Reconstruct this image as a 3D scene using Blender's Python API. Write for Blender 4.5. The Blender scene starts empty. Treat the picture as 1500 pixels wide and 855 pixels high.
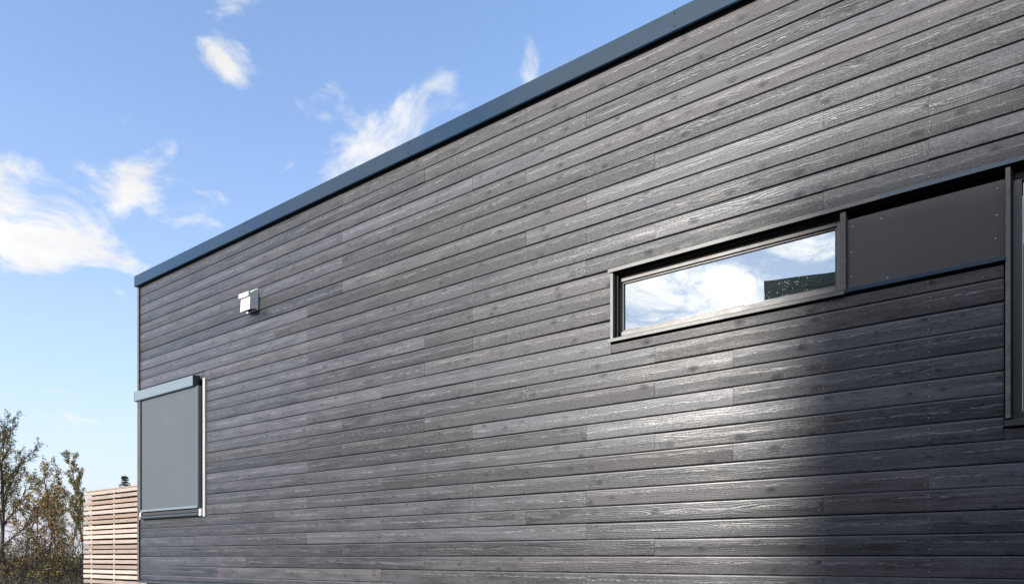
import bpy, bmesh, math, random
from mathutils import Vector, Matrix
R = math.radians
scene = bpy.context.scene
COL = scene.collection

# ------------------------------------------------------------------ camera
EYE = 1.2                      # eye height over the ground
THETA = math.atan(0.721)       # camera turned this far left of the wall's normal
CAM = Vector((0.0, -4.89, EYE))
cam_d = bpy.data.cameras.new('camera')
cam = bpy.data.objects.new('camera', cam_d)
COL.objects.link(cam)
cam.location = CAM
cam.rotation_euler = (R(90), 0, THETA)
cam_d.sensor_width = 36
cam_d.lens = 24
cam_d.shift_y = 0.2583
cam_d.clip_start = 0.05
cam_d.clip_end = 9000
scene.camera = cam
FWD = Vector((-math.sin(THETA), math.cos(THETA), 0))
RGT = Vector((math.cos(THETA), math.sin(THETA), 0))

# ------------------------------------------------------------------ sun, sky, exposure
SUN_AZ, SUN_EL = R(16.0), R(16.8)      # left of the wall's normal, low
SUN = Vector((-math.sin(SUN_AZ) * math.cos(SUN_EL), -math.cos(SUN_AZ) * math.cos(SUN_EL), math.sin(SUN_EL)))
sd = bpy.data.lights.new('sun', 'SUN')
sd.energy = 2.0
sd.angle = R(5.4)
sd.color = (1.0, 0.945, 0.87)
so = bpy.data.objects.new('sun', sd)
COL.objects.link(so)
so.rotation_euler = SUN.to_track_quat('Z', 'Y').to_euler()
so.location = (-3, -10, 12)

scene.view_settings.view_transform = 'Standard'
scene.view_settings.look = 'None'
scene.view_settings.gamma = 1
scene.view_settings.use_curve_mapping = False
scene.view_settings.exposure = 1.3


class NT:
    """tiny helper to write shader nodes as expressions"""
    def __init__(s, tree):
        s.t = tree
        tree.nodes.clear()

    def n(s, typ, **kw):
        nd = s.t.nodes.new(typ)
        for k, v in kw.items():
            setattr(nd, k, v)
        return nd

    def put(s, sock, v):
        if hasattr(v, 'is_linked') or isinstance(v, bpy.types.NodeSocket):
            s.t.links.new(v, sock)
        else:
            sock.default_value = v

    def m(s, op, a, b=0.0, c=0.0, clamp=False):
        nd = s.n('ShaderNodeMath', operation=op, use_clamp=clamp)
        s.put(nd.inputs[0], a)
        s.put(nd.inputs[1], b)
        if op in ('MULTIPLY_ADD', 'SMOOTH_MIN', 'COMPARE', 'WRAP'):
            s.put(nd.inputs[2], c)
        return nd.outputs[0]

    def v(s, op, a, b=(0, 0, 0)):
        nd = s.n('ShaderNodeVectorMath', operation=op)
        s.put(nd.inputs[0], a)
        if op == 'SCALE':
            s.put(nd.inputs['Scale'], b)
        elif op not in ('NORMALIZE', 'LENGTH'):
            s.put(nd.inputs[1], b)
        return nd.outputs['Value'] if op in ('DOT_PRODUCT', 'LENGTH') else nd.outputs['Vector']

    def sep(s, a):
        nd = s.n('ShaderNodeSeparateXYZ')
        s.put(nd.inputs[0], a)
        return nd.outputs

    def com(s, x, y, z):
        nd = s.n('ShaderNodeCombineXYZ')
        for i, k in enumerate((x, y, z)):
            s.put(nd.inputs[i], k)
        return nd.outputs[0]

    def noise(s, vec, scale, detail=4.0, rough=0.55, dist=0.0):
        nd = s.n('ShaderNodeTexNoise')
        s.put(nd.inputs['Vector'], vec)
        s.put(nd.inputs['Scale'], scale)
        nd.inputs['Detail'].default_value = detail
        nd.inputs['Roughness'].default_value = rough
        nd.inputs['Distortion'].default_value = dist
        return nd.outputs['Fac']

    def rng(s, v, a, b, c=0.0, d=1.0, smooth=False):
        nd = s.n('ShaderNodeMapRange')
        nd.interpolation_type = 'SMOOTHSTEP' if smooth else 'LINEAR'
        nd.clamp = True
        s.put(nd.inputs['Value'], v)
        for k, x in zip(('From Min', 'From Max', 'To Min', 'To Max'), (a, b, c, d)):
            s.put(nd.inputs[k], x)
        return nd.outputs['Result']

    def mix(s, f, a, b, blend='MIX'):
        nd = s.n('ShaderNodeMix', data_type='RGBA', blend_type=blend)
        s.put(nd.inputs['Factor'], f)
        for sock, val in ((nd.inputs[6], a), (nd.inputs[7], b)):
            if isinstance(val, tuple) and len(val) == 3:
                val = val + (1,)
            s.put(sock, val)
        return nd.outputs[2]

    def bump(s, h, dist, strength=1.0, normal=None):
        nd = s.n('ShaderNodeBump')
        nd.inputs['Strength'].default_value = strength
        nd.inputs['Distance'].default_value = dist
        s.put(nd.inputs['Height'], h)
        if normal is not None:
            s.put(nd.inputs['Normal'], normal)
        return nd.outputs[0]

    def out(s, shader, kind='ShaderNodeOutputMaterial'):
        o = s.n(kind)
        s.t.links.new(shader, o.inputs['Surface'])


def px_dir(x, y):
    """direction towards a point of the sky, for laying out the clouds on the sky"""
    return (FWD + RGT * ((x - 750) / 1000) + Vector((0, 0, (815 - y) / 1000))).normalized()


world = bpy.data.worlds.new('World')
scene.world = world
world.use_nodes = True
w = NT(world.node_tree)
SKY_STRENGTH = 0.15
sky = w.n('ShaderNodeTexSky', sky_type='NISHITA')
sky.sun_disc = False
sky.sun_elevation = SUN_EL
sky.sun_rotation = math.atan2(SUN.x, SUN.y)
sky.air_density = 1.0
sky.dust_density = 0.15
sky.ozone_density = 2.2
sky.altitude = 100
d = w.v('NORMALIZE', w.n('ShaderNodeTexCoord').outputs['Generated'])
dz = w.sep(d)[2]
up = w.m('ADD', w.m('MAXIMUM', dz, 0.0), 0.22)
pl = w.v('DIVIDE', d, w.com(up, up, up))
n1 = w.noise(pl, 4.2, 10, 0.60, 0.6)
wn = w.n('ShaderNodeTexNoise')
w.put(wn.inputs['Vector'], pl)
wn.inputs['Scale'].default_value = 7.0
wn.inputs['Detail'].default_value = 5
dw = w.v('NORMALIZE', w.v('ADD', d, w.v('SCALE', w.v('SUBTRACT', wn.outputs['Color'], (.5, .5, .5)), 0.065)))
n2 = w.noise(w.v('ADD', pl, (7.3, 2.1, 4.0)), 1.1, 3, 0.5)
blobs = [  # directions on the sky, angular size, weight
    (338, 92, .040, .44), (322, 84, .026, .26), (488, 124, .020, .30), (525, 218, .028, .15), (485, 232, .026, .18), (480, 185, .018, .24), (442, 165, .018, .30),
    (600, 165, .034, .05), (650, 108, .018, .20), (62, 85, .024, .26), (85, 105, .02, .2), (2, 245, .026, .36),
    (205, 280, .036, .42), (262, 312, .040, .44), (335, 322, .03, .44), (110, 330, .036, .26), (160, 375, .042, .36), (8, 335, .036, .26),
    (50, 375, .034, .24), (205, 395, .03, .26), (772, 105, .03, .2), (100, 668, .05, .16), (245, 208, .012, .2), (415, 243, .012, .2),
    (-140, 330, .09, .26), (-300, 200, .08, .26)]
bias = None
for (bx_, by_, sg, am) in blobs:
    dd = w.v('DOT_PRODUCT', dw, tuple(px_dir(bx_, by_)))
    g = w.m('MULTIPLY', w.m('POWER', 2.71828, w.m('MULTIPLY', w.m('SUBTRACT', dd, 1.0), 2.0 / (sg * sg))), am * .78)
    bias = g if bias is None else w.m('ADD', bias, g)
sdot = w.m('MAXIMUM', w.v('DOT_PRODUCT', d, tuple(SUN)), 0.0)
# the half of the sky round the sun carries the large bank of cloud that the window mirrors
back = w.rng(w.sep(d)[1], 0.25, -0.75, 0.0, 0.37, True)
bias = w.m('ADD', bias, back)
n1 = w.m('ADD', w.m('MULTIPLY', w.m('SUBTRACT', n1, .5), 1.7), .47)
dens = w.m('ADD', w.m('ADD', n1, w.m('MULTIPLY', w.m('SUBTRACT', n2, 0.5), 0.25)), bias)
mask = w.rng(dens, 0.63, 0.93, 0.0, 1.0, True)
mask = w.m('MULTIPLY', mask, w.rng(dz, 0.0, 0.06, 0, 1, True))
glow = w.m('ADD', 1.0, w.m('MULTIPLY', w.m('POWER', sdot, 14.0), 2.6))
shade = w.rng(w.noise(w.v('ADD', pl, (1.3, 5.1, 0.7)), 6.0, 6, 0.6), 0.3, 0.7, 0.82, 1.0)
cl = w.m('MULTIPLY', w.m('MULTIPLY', glow, shade), 0.44 / SKY_STRENGTH)
clc = w.mix(1.0, (1.0, 0.985, 0.97), w.com(cl, cl, cl), 'MULTIPLY')
veil = w.m('POWER', 2.71828, w.m('MULTIPLY', w.m('ABSOLUTE', dz), -4.0))     # thin high haze, thickening evenly towards the horizon
hz = 0.31 / SKY_STRENGTH
skyc = w.mix(w.m('MINIMUM', w.m('MULTIPLY', veil, 1.15), 1.0), w.mix(1.0, sky.outputs[0], (.84, .90, 1.0), 'MULTIPLY'), (hz * 1.0, hz * 1.03, hz * 1.12))
full = w.mix(w.m('MULTIPLY', mask, 0.93), skyc, clc)
bg = w.n('ShaderNodeBackground')
bg.inputs['Strength'].default_value = SKY_STRENGTH
w.put(bg.inputs['Color'], full)
w.out(bg.outputs[0], 'ShaderNodeOutputWorld')

# ------------------------------------------------------------------ mesh helpers


class MB:
    def __init__(s):
        s.v, s.f = [], []

    def box(s, x0, x1, y0, y1, z0, z1):
        b = len(s.v)
        s.v += [(x0, y0, z0), (x1, y0, z0), (x1, y1, z0), (x0, y1, z0), (x0, y0, z1), (x1, y0, z1), (x1, y1, z1), (x0, y1, z1)]
        s.f += [tuple(b + i for i in q) for q in ((0, 3, 2, 1), (4, 5, 6, 7), (0, 1, 5, 4), (1, 2, 6, 5), (2, 3, 7, 6), (3, 0, 4, 7))]
        return s

    def prism_x(s, prof, xs, jit=None):
        """profile of (y, z) points extruded along x through the stations xs"""
        b = len(s.v)
        n = len(prof)
        for i, x in enumerate(xs):
            dy, dz_ = jit[i] if jit else (0, 0)
            s.v += [(x, y + dy, z + dz_) for (y, z) in prof]
        for i in range(len(xs) - 1):
            for k in range(n):
                a, c = b + i * n + k, b + i * n + (k + 1) % n
                s.f.append((a, c, c + n, a + n))
        s.f.append(tuple(b + k for k in reversed(range(n))))
        s.f.append(tuple(b + (len(xs) - 1) * n + k for k in range(n)))
        return s

    def tube(s, pts, rad, sides=5):
        b = len(s.v)
        for i, p in enumerate(pts):
            p = Vector(p)
            t = (Vector(pts[min(i + 1, len(pts) - 1)]) - Vector(pts[max(i - 1, 0)]))
            t = t.normalized() if t.length > 1e-9 else Vector((0, 0, 1))
            a = t.orthogonal().normalized()
            c = t.cross(a)
            for k in range(sides):
                an = 2 * math.pi * k / sides
                s.v.append(tuple(p + (a * math.cos(an) + c * math.sin(an)) * rad[i]))
        for i in range(len(pts) - 1):
            for k in range(sides):
                p0, p1 = b + i * sides + k, b + i * sides + (k + 1) % sides
                s.f.append((p0, p1, p1 + sides, p0 + sides))
        return s

    def dome(s, c, r, h, ax, sides=7):
        """a low screw or rivet head standing on a surface, pointing along ax"""
        b = len(s.v)
        c, ax = Vector(c), Vector(ax).normalized()
        a = ax.orthogonal().normalized()
        e = ax.cross(a)
        for rr, hh in ((r, 0), (r * .75, h * .7)):
            for k in range(sides):
                an = 2 * math.pi * k / sides
                s.v.append(tuple(c + (a * math.cos(an) + e * math.sin(an)) * rr + ax * hh))
        s.v.append(tuple(c + ax * h))
        for k in range(sides):
            k2 = (k + 1) % sides
            s.f.append((b + k, b + k2, b + sides + k2, b + sides + k))
            s.f.append((b + sides + k, b + sides + k2, b + 2 * sides))
        return s

    def build(s, name, mat, parent=None, bevel=0.0, smooth=False, loc=None):
        me = bpy.data.meshes.new(name)
        if loc is not None:
            s.v = [(x - loc[0], y - loc[1], z - loc[2]) for (x, y, z) in s.v]
        me.from_pydata(s.v, [], s.f)
        me.update()
        bm = bmesh.new()
        bm.from_mesh(me)
        bmesh.ops.recalc_face_normals(bm, faces=bm.faces)
        if bevel:
            bmesh.ops.bevel(bm, geom=list(bm.edges), offset=bevel, segments=1, affect='EDGES')
        bm.to_mesh(me)
        bm.free()
        if smooth:
            for p in me.polygons:
                p.use_smooth = True
        if mat:
            me.materials.append(mat)
        o = bpy.data.objects.new(name, me)
        COL.objects.link(o)
        if loc is not None:
            o.location = loc
        if parent is not None:
            o.parent = parent
            if loc is not None:       # locations given in world metres
                o.matrix_parent_inverse = parent_world(parent).inverted()
        return o


def parent_world(o):
    m = Matrix.Translation(o.location) @ o.rotation_euler.to_matrix().to_4x4()
    return (parent_world(o.parent) @ o.matrix_parent_inverse @ m) if o.parent else m


def thing(name, label, cat, loc=(0, 0, 0), group=None):
    o = bpy.data.objects.new(name, None)
    COL.objects.link(o)
    o.location = loc
    o.empty_display_size = .2
    tag(o, label, cat, group)
    return o


def tag(o, label, cat, group=None):
    o['label'] = label
    o['category'] = cat
    if group:
        o['group'] = group
    return o


def at_base(o, parent):
    """keep world placement of a child whose mesh is in world metres"""
    o.parent = parent
    o.matrix_parent_inverse = parent_world(parent).inverted()
    return o


def part(mb, name, mat, parent, bevel=0.0, smooth=False):
    return at_base(mb.build(name, mat, None, bevel, smooth), parent)

# ------------------------------------------------------------------ materials


def new_mat(name):
    m = bpy.data.materials.new(name)
    m.use_nodes = True
    t = NT(m.node_tree)
    p = t.n('ShaderNodeBsdfPrincipled')
    t.out(p.outputs[0])
    return m, t, p


def wood_mat(name, dark, light, worn, rough=0.47, tone=0.5, bump_d=0.0012, spec=0.5, hscale=1.0, sheen=0.0):
    """rough sawn, stained, flat-sawn spruce: cathedral grain, knots, saw marks; board lies along x, z is up"""
    m, t, p = new_mat(name)
    tc = t.n('ShaderNodeTexCoord').outputs['Object']
    rnd = t.n('ShaderNodeObjectInfo').outputs['Random']
    x, y, z = t.sep(tc)
    off = t.m('MULTIPLY', rnd, 97.0)
    r2 = t.m('FRACT', t.m('MULTIPLY', rnd, 41.7))
    r3 = t.m('FRACT', t.m('MULTIPLY', rnd, 173.3))
    X = t.m('ADD', x, off)
    # knots
    vo = t.n('ShaderNodeTexVoronoi', feature='F1', voronoi_dimensions='2D')
    t.put(vo.inputs['Vector'], t.com(t.m('MULTIPLY', X, 4.3), t.m('ADD', t.m('MULTIPLY', z, 7.5), off), 0.0))
    vo.inputs['Scale'].default_value = 1.0
    vo.inputs['Randomness'].default_value = 0.9
    pick = t.rng(t.sep(vo.outputs['Color'])[0], 0.30, 0.8)
    kd = vo.outputs['Distance']
    knot = t.m('MULTIPLY', t.rng(kd, 0.095, 0.045, 0, 1, True), pick)
    halo = t.m('MULTIPLY', t.rng(kd, 0.24, 0.08, 0, 1, True), pick)
    swirl = t.m('MULTIPLY', t.rng(kd, 0.55, 0.0, 0, 1, True), pick)
    # growth rings cut flat: distance from a wandering pith line
    wob = t.noise(t.com(t.m('MULTIPLY', X, 0.9), off, 0.0), 1.0, 3, 0.55)
    zc = t.m('ADD', 0.055, t.m('MULTIPLY', r2, 0.035))
    zc = t.m('ADD', zc, t.m('MULTIPLY', t.m('SUBTRACT', t.noise(t.com(t.m('MULTIPLY', X, 1.7), 3.3, off), 1.0, 4, .6), .5), 0.05))
    v_ = t.m('SUBTRACT', z, zc)
    h_ = t.m('MULTIPLY', t.m('SUBTRACT', wob, 0.38), 0.16)
    fine = t.m('MULTIPLY', t.noise(t.com(t.m('MULTIPLY', X, 7.0), off, t.m('MULTIPLY', z, 26.0)), 1.0, 4, .6), 0.012)
    r_ = t.m('SQRT', t.m('ADD', t.m('MULTIPLY', v_, v_), t.m('MULTIPLY', h_, h_)))
    r_ = t.m('ADD', t.m('ADD', r_, fine), t.m('MULTIPLY', swirl, 0.014))
    ring = t.m('SINE', t.m('MULTIPLY', r_, 2 * math.pi / 0.0125))
    ring01 = t.m('MULTIPLY_ADD', ring, 0.5, 0.5)
    heart = t.rng(t.m('ABSOLUTE', v_), 0.030, 0.004, 0, 1, True)      # the broad figure in mid board
    patch = t.rng(t.noise(t.com(t.m('MULTIPLY', X, 1.3), off, t.m('MULTIPLY', z, 7.0)), 1.0, 3, .55), 0.42, 0.66, 0, 1, True)
    crest = t.m('MULTIPLY', t.m('POWER', ring01, 3.0), t.m('MULTIPLY', heart, patch))
    jag = t.m('ADD', t.m('MULTIPLY', t.m('SUBTRACT', t.noise(t.com(t.m('MULTIPLY', X, 10.0), off, 2.0), 1.0, 2, .5), .5), .022),
              t.m('MULTIPLY', t.m('SUBTRACT', t.noise(t.com(t.m('MULTIPLY', X, 55.0), off, 5.0), 1.0, 2, .6), .5), .018))
    vj = t.m('ADD', v_, jag)
    dash = t.rng(t.noise(t.com(t.m('MULTIPLY', X, 26.0), off, t.m('MULTIPLY', z, 60.0)), 1.0, 3, .65), .40, .64, .05, 1, True)
    seam = t.m('MULTIPLY', t.m('MULTIPLY', dash, t.rng(t.m('ABSOLUTE', vj), .0085, .001, 0, 1, True)),
               t.rng(t.noise(t.com(t.m('MULTIPLY', X, 2.4), off, 8.0), 1.0, 3, .6), .38, .60, 0.0, 1, True))
    crest = t.m('MAXIMUM', t.m('MULTIPLY', crest, .5), seam)
    upper = t.m('SUBTRACT', t.rng(vj, -.005, .003, 0, 1, True), .55)
    streak = t.noise(t.com(t.m('MULTIPLY', X, 2.2), off, t.m('MULTIPLY', z, 130.0)), 1.0, 4, .6)
    blot = t.noise(t.com(t.m('MULTIPLY', X, 2.6), off, t.m('MULTIPLY', z, 14.0)), 1.0, 4, .6)
    speck = t.noise(t.com(t.m('MULTIPLY', X, 60.0), off, t.m('MULTIPLY', z, 260.0)), 1.0, 3, .7)
    f = t.m('ADD', t.m('MULTIPLY', t.m('SUBTRACT', r3, .5), tone * .9), t.m('MULTIPLY', t.m('SUBTRACT', streak, .5), 1.1))
    f = t.m('ADD', f, t.m('MULTIPLY', t.m('SUBTRACT', blot, .45), 1.5))
    f = t.m('ADD', f, t.m('MULTIPLY', t.m('SUBTRACT', ring01, .5), 0.22))
    f = t.m('ADD', f, t.m('MULTIPLY', t.m('SUBTRACT', speck, .5), 1.3))
    f = t.m('ADD', f, t.m('MULTIPLY', upper, .20))
    f = t.m('ADD', f, 0.42, clamp=True)
    c = t.mix(f, dark, light)
    # some boards a little browner
    c = t.mix(t.m('MULTIPLY', t.m('GREATER_THAN', r2, 0.68), 0.32), c, t.mix(f, tuple(a * b for a, b in zip(dark, (1.35, 1.0, .8))), tuple(a * b for a, b in zip(light, (1.25, 1.0, .85)))))
    c = t.mix(t.m('MULTIPLY', crest, 0.75), c, worn)
    c = t.mix(t.m('MULTIPLY', halo, 0.32), c, dark)
    c = t.mix(t.m('MULTIPLY', knot, 0.8), c, tuple(a * .45 for a in dark))
    bt = t.rng(r3, 0, 1, .81, 1.19)
    c = t.mix(1.0, c, t.com(bt, bt, bt), 'MULTIPLY')
    t.put(p.inputs['Base Color'], c)
    ro = t.m('ADD', t.m('ADD', rough, t.m('MULTIPLY', t.m('SUBTRACT', r2, .5), .10)), t.m('MULTIPLY', t.m('SUBTRACT', streak, .5), 0.30))
    ro = t.m('ADD', ro, t.m('MULTIPLY', t.m('SUBTRACT', blot, .5), 0.35))
    ro = t.m('ADD', ro, t.m('MULTIPLY', halo, 0.10))
    ro = t.m('SUBTRACT', ro, t.m('MULTIPLY', crest, 0.08))
    ro = t.m('SUBTRACT', ro, t.m('MULTIPLY', upper, 0.06))
    ro = t.m('MINIMUM', t.m('MAXIMUM', ro, 0.26), 0.9)
    t.put(p.inputs['Roughness'], ro)
    t.put(p.inputs['Specular IOR Level'], t.m('ADD', t.rng(speck, .35, .65, spec * .55, spec * 1.25), t.m('MULTIPLY', crest, spec * .25)))
    p.inputs['Sheen Weight'].default_value = sheen
    p.inputs['Sheen Roughness'].default_value = .35
    p.inputs['Sheen Tint'].default_value = (.72, .86, 1, 1)  # blue of the sky mirrored at grazing angles, put into the tint
    # relief: raised rings, saw marks across the board, fine fibres
    saw = t.noise(t.com(t.m('MULTIPLY', X, 140.0), off, t.m('MULTIPLY', z, 18.0)), 1.0, 2, .5)
    hgt = t.m('ADD', t.m('MULTIPLY', crest, 0.6 * hscale), t.m('MULTIPLY', ring01, 0.28 * hscale))
    hgt = t.m('ADD', hgt, t.m('MULTIPLY', streak, 0.42 * hscale))
    hgt = t.m('ADD', hgt, t.m('MULTIPLY', saw, 0.35 * hscale))
    hgt = t.m('ADD', hgt, t.m('MULTIPLY', speck, 0.25 * hscale))
    hgt = t.m('ADD', hgt, t.m('MULTIPLY', halo, 0.7))
    b1 = t.bump(hgt, bump_d, 1.0)
    cup = t.noise(t.com(t.m('MULTIPLY', X, 0.8), off, t.m('MULTIPLY', z, 9.0)), 1.0, 2, .5)
    b2 = t.bump(t.m('ADD', cup, t.m('MULTIPLY', blot, .35)), 0.005, 1.0, b1)
    t.put(p.inputs['Normal'], b2)
    return m


def paint_mat(name, col, rough=0.4, spec=0.5, metallic=0.0, var=0.12, scale=6.0, bump_d=0.0, stretch=(1, 1, 1), dirt=None):
    m, t, p = new_mat(name)
    tc = t.v('MULTIPLY', t.n('ShaderNodeTexCoord').outputs['Object'], stretch)
    n = t.noise(tc, scale, 6, .6)
    n2 = t.noise(tc, scale * 14, 3, .6)
    f = t.m('ADD', t.m('MULTIPLY', n, .7), t.m('MULTIPLY', n2, .3))
    lo = tuple(c * (1 - var) for c in col)
    hi = tuple(min(1, c * (1 + var)) for c in col)
    c = t.mix(t.rng(f, .3, .7), lo, hi)
    if dirt:
        c = t.mix(t.rng(t.noise(tc, scale * 5, 5, .7), .6, .72, 0, .6), c, dirt)
    t.put(p.inputs['Base Color'], c)
    t.put(p.inputs['Roughness'], t.rng(f, .3, .7, max(0, rough - .06), rough + .08))
    p.inputs['Specular IOR Level'].default_value = spec
    p.inputs['Metallic'].default_value = metallic
    if bump_d:
        t.put(p.inputs['Normal'], t.bump(f, bump_d))
    return m


M = {}
M['board'] = wood_mat('charcoal_stained_board', (0.0205, 0.0204, 0.0238), (0.092, 0.0916, 0.1045), (0.225, 0.218, 0.215), rough=.405, spec=.40, sheen=1.0)
M['planed'] = paint_mat('planed_worn_glint', (0.085, 0.08, 0.076), .33, .5, 0, .35, 9, 0, (1, 1, 3))
M['trim'] = wood_mat('brown_grey_trim', (0.085, 0.068, 0.062), (0.19, 0.158, 0.145), (0.25, 0.22, 0.2), rough=.55, hscale=.5)
M['slat'] = wood_mat('untreated_slat', (0.36, 0.282, 0.238), (0.56, 0.462, 0.402), (0.6, 0.5, 0.44), rough=.65, tone=.7, spec=.25, hscale=.5)
M['batten'] = wood_mat('untreated_batten', (0.42, 0.31, 0.25), (0.64, 0.52, 0.44), (0.7, 0.58, 0.5), rough=.7, spec=.25, hscale=.4)
M['membrane'] = paint_mat('black_membrane', (0.012, 0.012, 0.013), .7, .3)
M['black'] = paint_mat('black_lining', (0.012, 0.012, 0.013), .6, .3)
M['flash'] = paint_mat('blue_black_sheet_metal', (0.009, 0.034, 0.068), .14, .6, .08, .08, 1.2, .0002, (.4, 1, 1))
M['frame'] = paint_mat('dark_window_frame', (0.045, 0.045, 0.047), .35, .5, 0, .1, 8)
M['frame_grey'] = paint_mat('grey_brown_frame', (0.14, 0.13, 0.123), .38, .5, 0, .12, 10, .0003)
M['sill'] = paint_mat('grey_sill_metal', (0.10, 0.099, 0.097), .42, .5, .2, .12, 4, .0003, (.6, 1, 1))
M['panel'] = paint_mat('charcoal_facade_panel', (0.036, 0.034, 0.037), .40, .5, 0, .25, 2.5, .0006, (1.6, 1, .5), dirt=(.06, .057, .056))
M['rivet'] = paint_mat('rivet_metal', (0.30, 0.30, 0.32), .35, .5, .7, .2, 60)
M['nail'] = paint_mat('nail_metal', (0.34, 0.33, 0.33), .4, .5, .5, .3, 30)
M['white'] = paint_mat('white_plastic', (0.80, 0.79, 0.76), .38, .5, 0, .05, 9, dirt=(.55, .52, .47))
M['strip'] = paint_mat('aged_white_strip', (0.50, 0.49, 0.47), .45, .5, 0, .12, 9, dirt=(.33, .31, .28))
M['blindbox'] = paint_mat('grey_lacquered_aluminium', (0.21, 0.26, 0.30), .33, .5, .1, .05, 3)
M['blinddark'] = paint_mat('dark_lacquered_aluminium', (0.055, 0.066, 0.075), .35, .5, 0, .1, 5)
M['concrete'] = paint_mat('grey_foundation', (0.20, 0.20, 0.19), .85, .3, 0, .25, 5, .004)
M['roofing'] = paint_mat('roof_membrane', (0.05, 0.05, 0.052), .85, .3, 0, .25, 3, .003)
M['sidewall'] = paint_mat('dark_side_cladding', (0.05, 0.048, 0.047), .5, .5, 0, .35, 6, .002, (1, .3, 8))
M['room'] = paint_mat('dim_room', (0.10, 0.10, 0.10), .8, .2)


def fabric_mat():
    m, t, p = new_mat('grey_screen_fabric')
    tc = t.n('ShaderNodeTexCoord').outputs['Object']
    x, y, z = t.sep(tc)
    wv = t.m('MULTIPLY', t.m('SINE', t.m('MULTIPLY', x, 1800.0)), t.m('SINE', t.m('MULTIPLY', z, 1800.0)))
    n = t.noise(tc, 2.0, 4, .55)
    n2 = t.noise(t.com(t.m('MULTIPLY', x, 3.0), 0.0, t.m('MULTIPLY', z, .3)), 1.5, 3, .5)
    f = t.m('ADD', t.m('MULTIPLY', n, .5), t.m('MULTIPLY', n2, .5))
    t.put(p.inputs['Base Color'], t.mix(t.rng(f, .3, .7), (0.100, 0.122, 0.138), (0.118, 0.140, 0.156)))
    p.inputs['Roughness'].default_value = .7
    p.inputs['Specular IOR Level'].default_value = .3
    t.put(p.inputs['Normal'], t.bump(t.m('ADD', t.m('MULTIPLY', wv, .3), t.m('MULTIPLY', f, 8.0)), .0006))
    return m


def glass_mat(name, refl, tint=(0.25, 0.29, 0.29), dirty=0.6, rough=0.004):
    """coated double glazing: strong mirror, dim room behind, dust and dried drops"""
    m = bpy.data.materials.new(name)
    m.use_nodes = True
    t = NT(m.node_tree)
    tc = t.n('ShaderNodeTexCoord').outputs['Object']
    tr = t.n('ShaderNodeBsdfTransparent')
    tr.inputs['Color'].default_value = tint + (1,)
    gl = t.n('ShaderNodeBsdfGlossy')
    gl.inputs['Color'].default_value = (.97, 1.0, .99, 1)
    gl.inputs['Roughness'].default_value = rough
    wav = t.noise(tc, 1.6, 2, .5)
    t.put(gl.inputs['Normal'], t.bump(wav, .0015))
    mx = t.n('ShaderNodeMixShader')
    mx.inputs[0].default_value = refl
    t.t.links.new(tr.outputs[0], mx.inputs[1])
    t.t.links.new(gl.outputs[0], mx.inputs[2])
    df = t.n('ShaderNodeBsdfDiffuse')
    df.inputs['Color'].default_value = (.7, .7, .68, 1)
    vo = t.n('ShaderNodeTexVoronoi', feature='F1')
    t.put(vo.inputs['Vector'], tc)
    vo.inputs['Scale'].default_value = 75
    drops = t.m('MULTIPLY', t.rng(vo.outputs['Distance'], .36, .10), t.rng(t.sep(vo.outputs['Color'])[0], .35, .95))
    zone = t.rng(t.noise(t.v('MULTIPLY', tc, (1, 1, 1.6)), 3.0, 4, .6), .42, .58, 0, 1, True)
    x, y, z = t.sep(tc)
    run = t.m('MULTIPLY', t.rng(t.noise(t.com(t.m('MULTIPLY', x, 40), 0.0, t.m('MULTIPLY', z, 5)), 1.0, 4, .7), .55, .75), t.rng(t.noise(tc, 1.7, 3, .5), .5, .65))
    dirt = t.m('ADD', t.m('MULTIPLY', drops, zone), t.m('MULTIPLY', run, .3))
    dirt = t.m('MULTIPLY', t.m('ADD', dirt, .03, clamp=True), dirty)
    mx2 = t.n('ShaderNodeMixShader')
    t.put(mx2.inputs[0], dirt)
    t.t.links.new(mx.outputs[0], mx2.inputs[1])
    t.t.links.new(df.outputs[0], mx2.inputs[2])
    t.out(mx2.outputs[0])
    return m


M['fabric'] = fabric_mat()
M['glass'] = glass_mat('coated_glass', 0.34, dirty=1.0)
M['glass_dim'] = glass_mat('plain_glass', 0.17, dirty=.1)

# ------------------------------------------------------------------ ground


def ground_mat():
    m, t, p = new_mat('autumn_field')
    tc = t.n('ShaderNodeTexCoord').outputs['Object']
    a = t.noise(tc, .06, 6, .6)
    b = t.noise(tc, 1.3, 6, .65)
    c_ = t.noise(tc, 14.0, 4, .7)
    f = t.m('ADD', t.m('MULTIPLY', a, .5), t.m('ADD', t.m('MULTIPLY', b, .3), t.m('MULTIPLY', c_, .2)))
    c = t.mix(t.rng(f, .38, .60), (0.055, 0.05, 0.022), (0.15, 0.115, 0.07))
    c = t.mix(t.rng(b, .5, .7, 0, .5), c, (0.20, 0.17, 0.12))
    t.put(p.inputs['Base Color'], c)
    p.inputs['Roughness'].default_value = .95
    p.inputs['Specular IOR Level'].default_value = .2
    t.put(p.inputs['Normal'], t.bump(t.m('ADD', b, t.m('MULTIPLY', c_, .3)), .08))
    return m


M['ground'] = ground_mat()
g = MB()
g.v = [(-4000, -4000, 0), (4000, -4000, 0), (4000, 4000, 0), (-4000, 4000, 0)]
g.f = [(0, 1, 2, 3)]
go = g.build('ground', M['ground'])
go['kind'] = 'structure'

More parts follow.
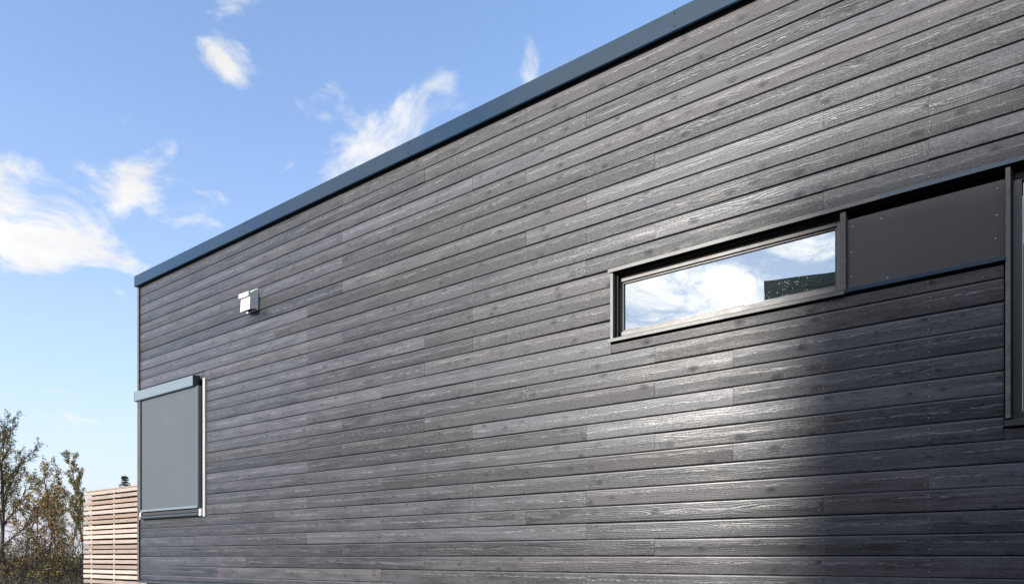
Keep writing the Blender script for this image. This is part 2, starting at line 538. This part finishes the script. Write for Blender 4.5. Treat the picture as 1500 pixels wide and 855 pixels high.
# gravel apron along the house
gm, gt, gp = new_mat('dark_gravel')
gtc = gt.n('ShaderNodeTexCoord').outputs['Object']
gv = gt.n('ShaderNodeTexVoronoi', feature='F1')
gt.put(gv.inputs['Vector'], gtc)
gv.inputs['Scale'].default_value = 45
gt.put(gp.inputs['Base Color'], gt.mix(gt.sep(gv.outputs['Color'])[0], (.045, .045, .046), (.12, .118, .115)))  # unseen ground; grey kept dark to lessen light bounced onto the wall
gp.inputs['Roughness'].default_value = .9
gt.put(gp.inputs['Normal'], gt.bump(gv.outputs['Distance'], .012))
a = MB()
a.v = [(-10.6, -7.2, .004), (6, -7.2, .004), (6, .2, .004), (-10.6, .2, .004)]
a.f = [(0, 1, 2, 3)]
ao = a.build('gravel_path', gm)
ao['kind'] = 'structure'

# ------------------------------------------------------------------ the house
Z = EYE                      # heights below are measured from the eye level
house = thing('house', 'long flat roofed house clad in dark charcoal horizontal boards with blue-black roof edge', 'house', (-3.0, 3.5, 0))
XL, XR = -10.188, 4.6
PITCH = 0.1345
ROW0 = 0.007
# openings: x0, x1, z0, z1  (metres; z from eye level)
OPEN_BAND = (-2.548, 1.46, 1.700, 2.286)
OPEN_TALL = (0.000, 1.46, 0.745, 1.72)
OPEN_BLIND = (-10.10, -8.47, 0.56, 2.33)

# solid wall behind the boards, with the openings left free
fw = MB()
Y0, Y1 = 0.024, 0.26
def wall_bits(x0, x1, z0, z1):
    fw.box(x0, x1, Y0, Y1, Z + z0, Z + z1)
zb, zt = -0.36, 3.98
wall_bits(XL + .005, -10.08, zb, zt)
wall_bits(-10.08, -8.49, zb, 0.58); wall_bits(-10.08, -8.49, 2.31, zt)
wall_bits(-8.49, -2.50, zb, zt)
wall_bits(-2.50, -0.86, zb, 1.735); wall_bits(-2.50, -0.86, 2.25, zt)
wall_bits(-0.86, 0.04, zb, 1.735); wall_bits(-0.86, 0.04, 2.25, zt)
wall_bits(0.04, 1.42, zb, 0.79); wall_bits(0.04, 1.42, 2.25, zt)
wall_bits(1.42, XR, zb, zt)
facade = part(fw, 'facade', M['black'], house)

# other walls, foundation, roof
part(MB().box(XL + .03, XL + .23, Y1 + .002, 7.0, Z + zb, Z + zt), 'side_wall', M['sidewall'], house)
part(MB().box(XR - .23, XR - .03, Y1 + .002, 7.0, Z + zb, Z + zt), 'side_wall', M['sidewall'], house)
part(MB().box(XL + .03, XR - .03, 7.002, 7.2, Z + zb, Z + zt), 'back_wall', M['sidewall'], house)
part(MB().box(XL + .06, XR - .06, .06, 7.14, 0, Z + zb - .002), 'foundation', M['concrete'], house)
part(MB().box(XL + .02, XR - .02, .03, 7.18, Z + zt + .002, Z + 4.02), 'roof', M['roofing'], house)
# dim rooms behind the glazing
part(MB().box(-2.9, 1.9, 2.4, 2.5, Z + .0, Z + 2.9).box(-2.9, 1.9, .3, 2.398, Z + -.1, Z + -.01).box(-2.9, 1.9, .3, 2.398, Z + 2.6, Z + 2.7)
     .box(-2.99, -2.905, .3, 2.4, Z, Z + 2.6).box(1.905, 1.99, .3, 2.4, Z, Z + 2.6), 'room_lining', M['room'], house)

# --- boards
rng = random.Random(11)
STUDS = [-5.175 + .6 * k for k in range(-9, 17)]


def free_spans(z0, z1):
    """stretches of one row that run between openings; returns (x0, x1)"""
    spans = [(XL, XR)]
    for (a0, a1, b0, b1) in (OPEN_BAND, OPEN_TALL, OPEN_BLIND):
        if min(z1, b1) - max(z0, b0) > 0.004:
            nxt = []
            for (s0, s1) in spans:
                if a1 <= s0 or a0 >= s1:
                    nxt.append((s0, s1))
                    continue
                if a0 - s0 > .02:
                    nxt.append((s0, a0 - .003))
                if s1 - a1 > .02:
                    nxt.append((a1 + .003, s1))
            spans = nxt
    return spans


GAP = 0.0072
nails = MB()
last = set()
for row in range(-3, 30):
    z0 = ROW0 + row * PITCH + GAP / 2
    z1 = ROW0 + (row + 1) * PITCH - GAP / 2
    z0 = max(z0, -0.325)
    z1 = min(z1, 3.962)
    if z1 - z0 < .02:
        continue
    # rows partly cut by an opening are ripped in two heights
    pieces = []
    cuts = sorted({z0, z1} | {c for (a0, a1, b0, b1) in (OPEN_BAND, OPEN_TALL, OPEN_BLIND) for c in (b0, b1) if z0 + .012 < c < z1 - .012})
    for s0, s1 in free_spans(z0, z1):
        pieces.append((s0, s1, z0, z1))
    for i in range(len(cuts) - 1):
        if len(cuts) == 2:
            break
        ca, cb = cuts[i], cuts[i + 1]
        for s0, s1 in free_spans(ca + .003, cb - .003):
            for f0, f1 in [(s0, s1)]:
                # only the stretch that the full-height pieces leave open
                for (a0, a1, b0, b1) in (OPEN_BAND, OPEN_TALL, OPEN_BLIND):
                    lo, hi = max(f0, a0), min(f1, a1)
                    if hi - lo > .05 and (abs(b0 - ca) < 1e-6 or abs(b0 - cb) < 1e-6 or abs(b1 - ca) < 1e-6 or abs(b1 - cb) < 1e-6):
                        top_gap = .003 if cb != z1 else 0
                        bot_gap = .003 if ca != z0 else 0
                        pieces.append((lo, hi, ca + bot_gap, cb - top_gap))
    used = set()
    for (s0, s1, c0, c1) in pieces:
        x = s0
        joints = [s0]
        while s1 - x > 3.2:
            cand = [k for k in STUDS if x + 1.5 < k < min(x + 4.9, s1 - 1.0) and round(k, 2) not in last]
            if not cand:
                break
            k = rng.choice(cand)
            joints.append(k)
            used.add(round(k, 2))
            x = k
        joints.append(s1)
        for j in range(len(joints) - 1):
            xa = joints[j] + (.0009 if j else 0)
            xb = joints[j + 1] - (.0009 if j < len(joints) - 2 else 0)
            L = xb - xa
            ns = max(1, int(round(L / .8)))
            xs = [L * i / ns for i in range(ns + 1)]
            h = c1 - c0
            oy = rng.uniform(-.0012, .0012)
            oz = rng.uniform(-.0012, .0012)
            tilt = rng.uniform(-.0016, .0016)
            if rng.random() < .06:
                tilt += rng.choice((-1, 1)) * .003
            jit = [(oy + rng.uniform(-.0006, .0006), oz + tilt * (2 * i / ns - 1) + rng.uniform(-.0006, .0006)) for i in range(ns + 1)]
            prof = [(0.0, .003), (0.0, h - .0105), (.0006, h - .0048), (.0026, h - .0014), (.0060, h - .0001), (.0205, h), (.0205, 0), (.0025, 0.0)]
            b = MB().prism_x(prof, xs, jit)
            bo = b.build('board', M['board'], facade)
            bo.location = (xa, 0.0, Z + c0)
            bo.data.materials.append(M['planed'])        # planed, worn arris along the top; its paler colour adds the sun's glint
            for q in range(ns):
                bo.data.polygons[q * len(prof) + 1].material_index = 1
            bo.matrix_parent_inverse = parent_world(facade).inverted()
            if h > .07:
                for k in STUDS:
                    for kk in ([k] if not any(abs(k - q) < .02 for q in joints[1:-1]) else [k - .022, k + .022]):
                        if xa + .012 < kk < xb - .012:
                            for fz in (.27, .76):
                                nails.dome((kk + rng.uniform(-.005, .005), jit[0][0] - .0002, Z + c0 + h * fz + rng.uniform(-.006, .006)), .0036, .0016, (0, -1, 0), 6)
    last = used
no = part(nails, 'nails', M['nail'], facade)
no['kind'] = 'stuff'

# --- trim of the building
part(MB().box(XL - .048, XL - .003, -.022, .10, Z - .345, Z + 3.955), 'corner_trim', M['trim'], house, .003)
part(MB().box(XL - .048, XL + .03, .1005, .26, Z - .345, Z + 3.955), 'corner_trim', M['trim'], house, .003)
part(MB().prism_x([(-.030, Z - .352), (-.030, Z - .372), (.055, Z - .372), (.055, Z - .330), (.004, Z - .331)], [XL - .02, XR]), 'base_flashing', M['blinddark'], house)

# roof edge of lapped sheet-metal lengths
fx = [-10.262, -7.509, -4.755, -2.011, 0.74, 3.49, XR + .05]
scr = MB()
for i in range(len(fx) - 1):
    xa, xb = fx[i], fx[i + 1] + (.04 if i < len(fx) - 2 else 0)
    e = .0012 * (i % 2)
    L = xb - xa
    ns = 5
    xs = [L * k / ns for k in range(ns + 1)]
    jit = [(rng.uniform(-.0008, .0008), rng.uniform(-.0008, .0008)) for _ in xs]
    y_ = -.050 - e
    prof = [(y_, 3.923), (y_, 4.074), (y_ + .003, 4.0765 + e), (.20, 4.100 + e), (.20, 4.096 + e), (y_ + .006, 4.071), (y_ + .003, 3.926), (y_ + .012, 3.918), (y_ + .010, 3.915)]
    o = MB().prism_x(prof, xs, jit).build('roof_flashing', M['flash'])
    o.location = (xa, 0, Z)
    at_base(o, house)
    if i:
        for zz in (3.952, 4.048):
            part(MB().dome((fx[i] + .016, -.0535, Z + zz), .006, .004, (0, -1, 0), 7), 'screw', M['black'], house)
part(MB().box(-10.262, -10.257, -.049, .2, Z + 3.923, Z + 4.072), 'flashing_end', M['flash'], house)
part(MB().box(XL - .02, XR, -.040, .023, Z + 3.964, Z + 3.982), 'eaves_board', M['black'], house)

# --- long high window
win = part(MB().box(-2.515, -2.492, .062, .13, Z + 1.765, Z + 2.226).box(-.905, -.872, .062, .13, Z + 1.765, Z + 2.226)
           .box(-2.4918, -.9052, .062, .13, Z + 2.200, Z + 2.226).box(-2.4918, -.9052, .062, .13, Z + 1.765, Z + 1.800), 'window', M['frame_grey'], house, .002)
part(MB().box(-2.4915, -2.478, .078, .12, Z + 1.8003, Z + 2.1997).box(-.918, -.9055, .078, .12, Z + 1.8003, Z + 2.1997)
     .box(-2.4777, -.9183, .078, .12, Z + 2.187, Z + 2.1997).box(-2.4777, -.9183, .078, .12, Z + 1.8003, Z + 1.815), 'glazing_bead', M['frame'], win, .001)
pane = part(MB().box(-2.4785, -.9175, .090, .098, Z + 1.8145, Z + 2.1875), 'pane', M['glass'], win)
part(MB().box(-2.522, -2.5155, .0, .15, Z + 1.745, Z + 2.25), 'jamb_lining', M['black'], win)
part(MB().box(-2.5152, -.8722, .058, .15, Z + 2.2265, Z + 2.25), 'head_lining', M['black'], win)
part(MB().box(-2.548, -2.5225, -.020, .10, Z + 1.733, Z + 2.2535), 'trim_board', M['frame_grey'], win, .002)
part(MB().box(-.8715, -.837, -.012, .10, Z + 1.738, Z + 2.247), 'trim_board', M['trim'], win, .002)
# sills: one length under the window, one under the panel
sp = [(-.038, Z + 1.703), (-.038, Z + 1.728), (.062, Z + 1.764), (.10, Z + 1.764), (.10, Z + 1.752), (-.028, Z + 1.716), (-.030, Z + 1.703)]
part(MB().prism_x(sp, [-2.562, -.842]), 'sill', M['sill'], win)
panel = part(MB().box(-.8345, .004, .020, .028, Z + 1.742, Z + 2.200), 'infill_panel', M['panel'], house)
part(MB().prism_x([(-.034, Z + 1.711), (-.034, Z + 1.734), (.020, Z + 1.741), (.0195, Z + 1.737), (-.027, Z + 1.730), (-.028, Z + 1.711)], [-.8395, .002]), 'sill', M['flash'], panel)
for (rx, rz) in ((-.800, 2.15), (-.808, 1.985), (-.810, 1.822), (-.635, 2.155), (-.03, 2.155), (-.035, 2.00), (-.04, 1.865), (-.60, 1.768)):
    part(MB().dome((rx, .020, Z + rz), .0068, .004, (0, -1, 0), 8), 'rivet', M['rivet'], panel)
part(MB().box(-.8368, .0045, .10, .15, Z + 1.72, Z + 2.262), 'panel_backing', M['black'], panel)

# head flashing over window, panel and the tall window
hp = [(-.032, Z + 2.258), (-.032, Z + 2.284), (.0, Z + 2.291), (.022, Z + 2.291), (.022, Z + 2.2875), (-.026, Z + 2.280), (-.027, Z + 2.258)]
part(MB().prism_x(hp, [-2.562, -.60]), 'head_flashing', M['sill'], house)
hp2 = [(y - .0012, z + .0012) for (y, z) in hp]
part(MB().prism_x(hp2, [-.64, 1.49]), 'head_flashing', M['flash'], house)

# --- tall window at the right
tw = part(MB().box(.041, .085, .062, .13, Z + .80, Z + 2.235).box(1.365, 1.41, .062, .13, Z + .80, Z + 2.235)
          .box(.0852, 1.3648, .062, .13, Z + 2.190, Z + 2.235).box(.0852, 1.3648, .062, .13, Z + .80, Z + .845), 'window', M['frame'], house, .002)
part(MB().box(.0852, .090, .070, .078, Z + .846, Z + 2.10), 'glazing_bead', M['white'], tw)
part(MB().box(.0905, 1.3645, .084, .092, Z + .8455, Z + 2.1895), 'pane', M['glass_dim'], tw)
part(MB().box(.110, .24, .066, .0835, Z + .858, Z + .868), 'latch_bar', M['white'], tw)
part(MB().box(.0052, .030, -.020, .10, Z + .800, Z + 2.247), 'trim_board', M['trim'], tw, .002)
part(MB().box(1.424, 1.455, -.020, .10, Z + .800, Z + 2.247), 'trim_board', M['trim'], tw, .002)
part(MB().box(.0305, .0405, .02, .15, Z + .79, Z + 2.25), 'jamb_lining', M['black'], tw)
part(MB().box(.0305, 1.423, .055, .0615, Z + 2.2, Z + 2.255), 'head_lining', M['black'], tw)
part(MB().prism_x([(-.036, Z + .752), (-.036, Z + .782), (.0, Z + .796), (.10, Z + .799), (.10, Z + .785), (-.025, Z + .77), (-.028, Z + .752)], [.001, 1.46]), 'sill', M['frame'], tw)

# --- window behind the blind
bw = part(MB().box(-10.06, -10.0, .05, .12, Z + .60, Z + 2.30).box(-8.57, -8.51, .05, .12, Z + .60, Z + 2.30)
          .box(-9.9998, -8.5702, .05, .12, Z + 2.24, Z + 2.30).box(-9.9998, -8.5702, .05, .12, Z + .60, Z + .66), 'window', M['frame'], house)
part(MB().box(-9.9995, -8.5705, .08, .088, Z + .6605, Z + 2.2395), 'pane', M['glass_dim'], bw)

# ------------------------------------------------------------------ roller blind
rb = thing('roller_blind', 'lowered grey fabric roller blind in an aluminium cassette at the house corner', 'blind', (-9.3, -.001, Z + .53))
cs = [(-.0021, Z + 2.235), (-.083, Z + 2.238), (-.090, Z + 2.246), (-.090, Z + 2.366), (-.083, Z + 2.376), (-.0021, Z + 2.384)]
cassette = part(MB().prism_x(cs, [-10.175, -8.612]), 'cassette', M['blindbox'], rb)
part(MB().prism_x([(y * 1.02, z + (.0015 if z > Z + 2.3 else -.0015)) for y, z in cs], [-8.6115, -8.604]), 'end_cap', M['blinddark'], cassette)
part(MB().prism_x([(y * 1.02, z + (.0015 if z > Z + 2.3 else -.0015)) for y, z in cs], [-10.182, -10.1755]), 'end_cap', M['blinddark'], cassette)
part(MB().box(-10.045, -8.555, -.0475, -.0460, Z + .67, Z + 2.234), 'fabric', M['fabric'], rb)
part(MB().box(-10.050, -8.552, -.062, -.040, Z + .640, Z + .672), 'bottom_bar', M['blindbox'], rb, .003)
for xa, xb, s in ((-8.5505, -8.512, 1), (-10.088, -10.0515, -1)):
    gr = part(MB().box(xa, xb, -.066, -.002, Z + .640, Z + 2.2335), 'guide_rail', M['blinddark'], rb, .002)
    fx0 = xa if s > 0 else xb - .012
    part(MB().box(fx0, fx0 + .012, -.0695, -.0662, Z + .642, Z + 2.232), 'rail_lip', M['blindbox'], gr)
part(MB().box(-8.492, -8.440, -.022, .02, Z + .525, Z + 2.335), 'edge_strip', M['strip'], rb, .003)
part(MB().box(-10.150, -10.112, -.022, .02, Z + .545, Z + 2.234), 'edge_strip', M['white'], rb, .003)
part(MB().box(-8.535, -8.4925, -.05, .02, Z + .535, Z + .632), 'sill_end', M['white'], rb, .003)
part(MB().box(-10.1115, -10.075, -.05, .02, Z + .535, Z + .632), 'sill_end', M['white'], rb, .003)
sl = part(MB().prism_x([(-.058, Z + .540), (-.064, Z + .556), (-.058, Z + .572), (-.01, Z + .600), (.03, Z + .604), (.03, Z + .545)], [-10.0745, -8.5355]), 'window_sill', M['blinddark'], rb)
part(MB().box(-10.03, -8.56, -.040, -.02, Z + .590, Z + .628), 'sill_rib', M['frame'], sl)

# ------------------------------------------------------------------ ventilation cowl
vc = thing('vent_cover', 'small white plastic box vent cover mounted high on the dark board wall', 'vent', (-7.385, -.001, Z + 2.97))
part(MB().box(-7.530, -7.300, -.012, .004, Z + 2.972, Z + 3.232), 'back_plate', M['white'], vc, .002)
v = MB()
v.v = [(-7.492, -.0122, Z + 2.988), (-7.306, -.0122, Z + 2.988), (-7.306, -.0122, Z + 3.228), (-7.492, -.0122, Z + 3.228),
       (-7.490, -.118, Z + 2.952), (-7.300, -.118, Z + 2.952), (-7.300, -.106, Z + 3.150), (-7.490, -.106, Z + 3.150)]
# open underneath: no bottom face; a dark throat set inside instead
v.f = [(4, 5, 6, 7), (0, 4, 7, 3), (1, 2, 6, 5), (3, 7, 6, 2)]
ho = part(v, 'hood', M['white'], vc)
part(MB().box(-7.484, -7.314, -.108, -.0125, Z + 2.992, Z + 3.02), 'throat', M['black'], ho)
part(MB().box(-7.500, -7.297, -.136, -.100, Z + 3.110, Z + 3.162), 'cap', M['white'], vc, .003)

# ------------------------------------------------------------------ slatted screen past the corner
ss = thing('slatted_screen', 'pale untreated wood screen of narrow horizontal slats beside the house corner', 'screen', (-11.4, .2, 0))
sx0, sx1 = -12.45, -10.35
backing = part(MB().box(sx0 + .10, sx1, .29, .32, 0.0, Z + 1.045), 'backing_panel', M['membrane'], ss)
for bx in (-12.22, -11.43, -10.62):
    o = MB().box(0, 1.0 * (Z + 1.03), -.012, .088, 0, .045).build('batten', M['batten'])
    o.rotation_euler = (0, R(-90), 0)
    o.location = (bx + .0225, .2015, .012)
    at_base(o, ss)
zz = Z + 1.060
k = 0
while zz > .1:
    L0 = sx0 + rng.uniform(-.015, .02) + (.10 if k < 2 else 0)
    o = MB().box(0, sx1 + .02 - L0, -.012, .012, 0, .055).build('slat', M['slat'], None, .002)
    o.location = (L0, .177 + rng.uniform(-.002, .002), zz - .053 + rng.uniform(-.0025, .0025))
    o.rotation_euler = (0, rng.uniform(-.0015, .0015), 0)
    at_base(o, ss)
    zz -= .0795
    k += 1
o = MB().box(0, sx1 + .02 - (sx0 + .10), -.035, .035, 0, .022).build('top_rail', M['slat'], None, .002)
o.location = (sx0 + .10, .19, Z + 1.0625)
at_base(o, ss)

# ------------------------------------------------------------------ neighbouring house (mirrored in the glass, shades the wall)
nm = paint_mat('dark_green_cladding', (0.075, 0.12, 0.085), .5, .5, 0, .3, 5, .002, (1, 1, 1))
nh = thing('neighbour_house', 'dark green flat roofed house across the yard, mirrored in the long window', 'house', (-3.62, -8.03, 0))
nh.rotation_euler = (0, 0, R(-13.5))
HT = Z + 5.13
body = MB().box(0, 13, -8, 0, 0, HT - .2).build('wall', nm, nh)
MB().box(-.02, 13.02, -8.02, .02, HT - .1998, HT).build('roof', nm, nh)
for k in range(0, int((HT - .5) / .18)):
    MB().box(.0, 13, .001, .018, .3 + k * .18, .3 + k * .18 + .165).build('board', nm, body)
MB().box(-.015, .11, .0185, .035, .3, HT - .21).build('corner_trim', nm, nh)
for (wx, wz, ww, wh) in ((1.55, 5.0, .5, .75), (4.2, 4.4, 1.2, 1.2), (7.5, 4.4, 1.2, 1.2), (4.2, 1.5, 1.2, 1.3), (8.5, 1.5, 2.2, 1.6)):
    f = MB().box(wx - .07, wx, .0182, .05, wz - .07, wz + wh + .07).box(wx + ww, wx + ww + .07, .0182, .05, wz - .07, wz + wh + .07)\
        .box(wx, wx + ww, .0182, .05, wz - .07, wz).box(wx, wx + ww, .0182, .05, wz + wh, wz + wh + .07).build('window', M['white'], nh)
    MB().box(wx, wx + ww, .019, .03, wz, wz + wh).build('pane', M['glass_dim'], f)

# ------------------------------------------------------------------ trees and bushes


def leaf_mat(name, cols, trans=.25):
    m, t, p = new_mat(name)
    geo = t.n('ShaderNodeNewGeometry')
    rp = geo.outputs['Random Per Island']
    c = t.mix(t.rng(rp, 0, .5), cols[0], cols[1])
    c = t.mix(t.rng(rp, .5, 1), c, cols[2])
    t.put(p.inputs['Base Color'], c)
    p.inputs['Roughness'].default_value = .6
    p.inputs['Specular IOR Level'].default_value = .3
    return m


M['bark'] = paint_mat('grey_brown_bark', (0.075, 0.065, 0.058), .85, .2, 0, .45, 9, .006, (1, 1, .3))
M['leaf_green'] = leaf_mat('olive_leaves', ((.15, .15, .045), (.25, .20, .055), (.34, .20, .05)))
M['leaf_rust'] = leaf_mat('rust_leaves', ((.26, .11, .03), (.36, .19, .04), (.18, .12, .045)))
M['leaf_yellow'] = leaf_mat('yellow_leaves', ((.38, .24, .04), (.27, .2, .05), (.17, .13, .05)))
M['leaf_brown'] = leaf_mat('brown_leaves', ((.20, .14, .07), (.28, .20, .10), (.16, .14, .07)))
M['needle'] = leaf_mat('dark_needles', ((.02, .035, .018), (.03, .05, .025), (.035, .05, .03)))


def cam_pt(px, depth):
    p = CAM + FWD * depth + RGT * ((px - 750) / 1000 * depth)
    return (p.x, p.y, 0)


def add_leaf(mb, p, size, r):
    n = Vector((r.uniform(-1, 1), r.uniform(-1, 1), r.uniform(-.6, 1))).normalized()
    a = n.orthogonal().normalized()
    a = (Matrix.Rotation(r.uniform(0, 6.28), 3, n) @ a)
    b = n.cross(a)
    q = len(mb.v)
    s = size * r.uniform(.6, 1.3)
    mb.v += [tuple(p - a * s), tuple(p + b * s * .55), tuple(p + a * s), tuple(p - b * s * .55)]
    mb.f.append((q, q + 1, q + 2, q + 3))


def grow(wood, leaves, p, dirn, length, rad, level, r, cfg, zmax):
    n = 4 if level < 3 else 3
    pts, rads = [Vector(p)], [rad]
    dcur = Vector(dirn).normalized()
    for i in range(n):
        dcur = (dcur + Vector((r.uniform(-1, 1), r.uniform(-1, 1), r.uniform(-.5, .9))) * cfg['wander'] + Vector((0, 0, cfg['up']))).normalized()
        pts.append(pts[-1] + dcur * (length / n))
        rads.append(max(cfg['rmin'], rad * (1 - (i + 1) / n * .62)))
    wood.tube(pts, rads, 5 if level < 2 else 3)
    if level >= cfg['levels']:
        for q in range(cfg['leaves']):
            if r.random() < cfg['leafp']:
                t_ = r.random()
                i = min(int(t_ * n), n - 1)
                pp = pts[i].lerp(pts[i + 1], t_ * n - i) + Vector((r.uniform(-1, 1), r.uniform(-1, 1), r.uniform(-1, 1))) * cfg['lspread']
                add_leaf(leaves, pp, cfg['lsize'], r)
        return
    kids = cfg['kids'][min(level, len(cfg['kids']) - 1)]
    for c in range(kids):
        t_ = cfg['start'][min(level, len(cfg['start']) - 1)] + (1 - cfg['start'][min(level, len(cfg['start']) - 1)]) * (c + r.random()) / kids
        i = min(int(t_ * n), n - 1)
        pp = pts[i].lerp(pts[i + 1], t_ * n - i)
        ax = (pts[i + 1] - pts[i]).normalized()
        side = ax.orthogonal().normalized()
        side = Matrix.Rotation(c * 2.4 + r.uniform(-.5, .5), 3, ax) @ side
        ang = cfg['angle'] * r.uniform(.7, 1.25)
        nd = ax * math.cos(ang) + side * math.sin(ang)
        ll = length * cfg['ratio'] * (1.15 - .55 * t_ if level == 0 else 1.0) * r.uniform(.75, 1.2)
        grow(wood, leaves, pp, nd, ll, max(cfg['rmin'], rads[i] * .55), level + 1, r, cfg, zmax)


def tree(name, label, cat, loc, height, seed, leafmat, group=None, stems=1, **over):
    cfg = dict(wander=.16, up=.05, rmin=.006, levels=4, leaves=5, leafp=.5, lspread=.08, lsize=.036, kids=(11, 6, 5, 4), start=(.22, .2, .15, .1), angle=.72, ratio=.42)
    cfg.update(over)
    r = random.Random(seed)
    t = thing(name, label, cat, loc, group)
    wood, leaves = MB(), MB()
    for s in range(stems):
        a = 6.28 * s / stems + r.uniform(-.4, .4)
        lean = Vector((math.cos(a) * .35, math.sin(a) * .35, 1)) if stems > 1 else Vector((r.uniform(-.06, .06), r.uniform(-.06, .06), 1))
        base = (math.cos(a) * .08 * (stems > 1), math.sin(a) * .08 * (stems > 1), -.02)
        grow(wood, leaves, base, lean, height * r.uniform(.85, 1.0) * (1 if stems > 1 else .96), height * (.012 * over.get('thick', 1) if stems == 1 else .005), 0, r, cfg, height)
    wood.build('trunk' if stems == 1 else 'stems', M['bark'], t, 0, False)
    leaves.build('crown' if stems == 1 else 'foliage', leafmat, t, 0, False)
    return t


G = 'autumn trees beyond the slatted screen'
tree('birch_tree', 'tall almost leafless tree with dense fine twigs, tallest of the autumn trees', 'tree', cam_pt(9, 26), 7.2, 4, M['leaf_green'], G,
     kids=(16, 7, 5, 4), leafp=.6, ratio=.38, angle=.62)
tree('birch_tree', 'slender young tree with thin olive leaves and straight dark trunk', 'tree', cam_pt(90, 24), 4.4, 8, M['leaf_green'], G,
     kids=(11, 5, 4, 3), ratio=.32, angle=.6, leafp=.6, rmin=.005, thick=.8, start=(.3, .2, .15, .1))
tree('birch_tree', 'narrow upright grey-green tree rising just past the end of the slatted screen', 'tree', cam_pt(121, 33), 6.1, 16, M['leaf_green'], G,
     kids=(16, 6, 5, 4), ratio=.27, angle=.55, leafp=.7, thick=.5, wander=.12)
tree('rowan_tree', 'low tree with rust orange leaves between the bare trees', 'tree', cam_pt(50, 22.5), 3.3, 21, M['leaf_rust'], G,
     kids=(9, 5, 4, 3), ratio=.42, angle=.75, leafp=.6, thick=.7)
tree('birch_tree', 'thin bare tree leaning behind the rust leaved one', 'tree', cam_pt(30, 30), 5.2, 33, M['leaf_yellow'], G, leafp=.35, ratio=.36, kids=(10, 5, 4, 4), thick=.7)
tree('birch_tree', 'bare twiggy tree standing farthest from the house', 'tree', cam_pt(-55, 29), 6.5, 41, M['leaf_brown'], G, leafp=.4)
tree('birch_tree', 'small ochre leaved tree between the rust leaved tree and the slender young one', 'tree', cam_pt(70, 29), 4.3, 52, M['leaf_yellow'], G, leafp=.4, ratio=.36, kids=(11, 5, 4, 4), thick=.6)
tree('birch_tree', 'small olive tree between the slender young tree and the slatted screen', 'tree', cam_pt(106, 31), 3.9, 57, M['leaf_green'], G, leafp=.4, ratio=.34, kids=(11, 5, 4, 4), thick=.6)
# spruce tip over the screen
r = random.Random(5)
sp_t = thing('spruce_tree', 'dark green spruce top showing above the slatted screen', 'tree', cam_pt(183, 58), None)
H = 8.2
wd = MB().tube([(0, 0, -.02), (0, 0, H * .5), (0, 0, H)], [.14, .08, .012], 6)
nd_ = MB()
for lv in range(34):
    z_ = .8 + (H - 1.0) * lv / 33
    rad = max(.22, (H - z_) * .42)
    for q in range(9):
        a = 2.4 * q + lv * .7 + r.uniform(-.2, .2)
        e = Vector((math.cos(a) * rad, math.sin(a) * rad, -rad * .25 + r.uniform(-.05, .1)))
        p0 = Vector((0, 0, z_))
        wd.tube([p0, p0 + e * .6, p0 + e], [.02, .012, .006], 3)
        for s in range(int(10 + rad * 22)):
            add_leaf(nd_, p0 + e * r.uniform(.15, 1.05) + Vector((r.uniform(-1, 1), r.uniform(-1, 1), r.uniform(-.9, .5))) * .09, .07, r)
wd.build('trunk', M['bark'], sp_t)
nd_.build('crown', M['needle'], sp_t)

GS = 'autumn bushes under the trees'
bushes = [(-12, 21, 1.7, 'leaf_brown', 'brown bush at the foot of the tallest tree'), (16, 19, 1.3, 'leaf_yellow', 'low yellow bush in front of the tallest tree'),
          (40, 21, 1.6, 'leaf_brown', 'dense dark brown bush below the rust leaved tree'), (66, 20, 1.75, 'leaf_rust', 'rust brown bush beside the slender young tree'),
          (90, 19, 1.25, 'leaf_green', 'olive bush at the foot of the slender young tree'), (114, 21, 1.3, 'leaf_brown', 'brown bush against the end of the slatted screen'),
          (76, 27, 1.5, 'leaf_yellow', 'ochre bush behind the slender young tree'), (-40, 20, 1.7, 'leaf_rust', 'rust bush farthest from the slatted screen')]
for i, (bx, dp, hh, lm, lab) in enumerate(bushes):
    tree('bush', lab, 'bush', cam_pt(bx, dp), hh, 60 + i, M[lm], GS, stems=7, levels=3, kids=(5, 4, 3), ratio=.5, angle=.7, leaves=5, leafp=.45, lsize=.028, rmin=.005, start=(.1, .1, .1))
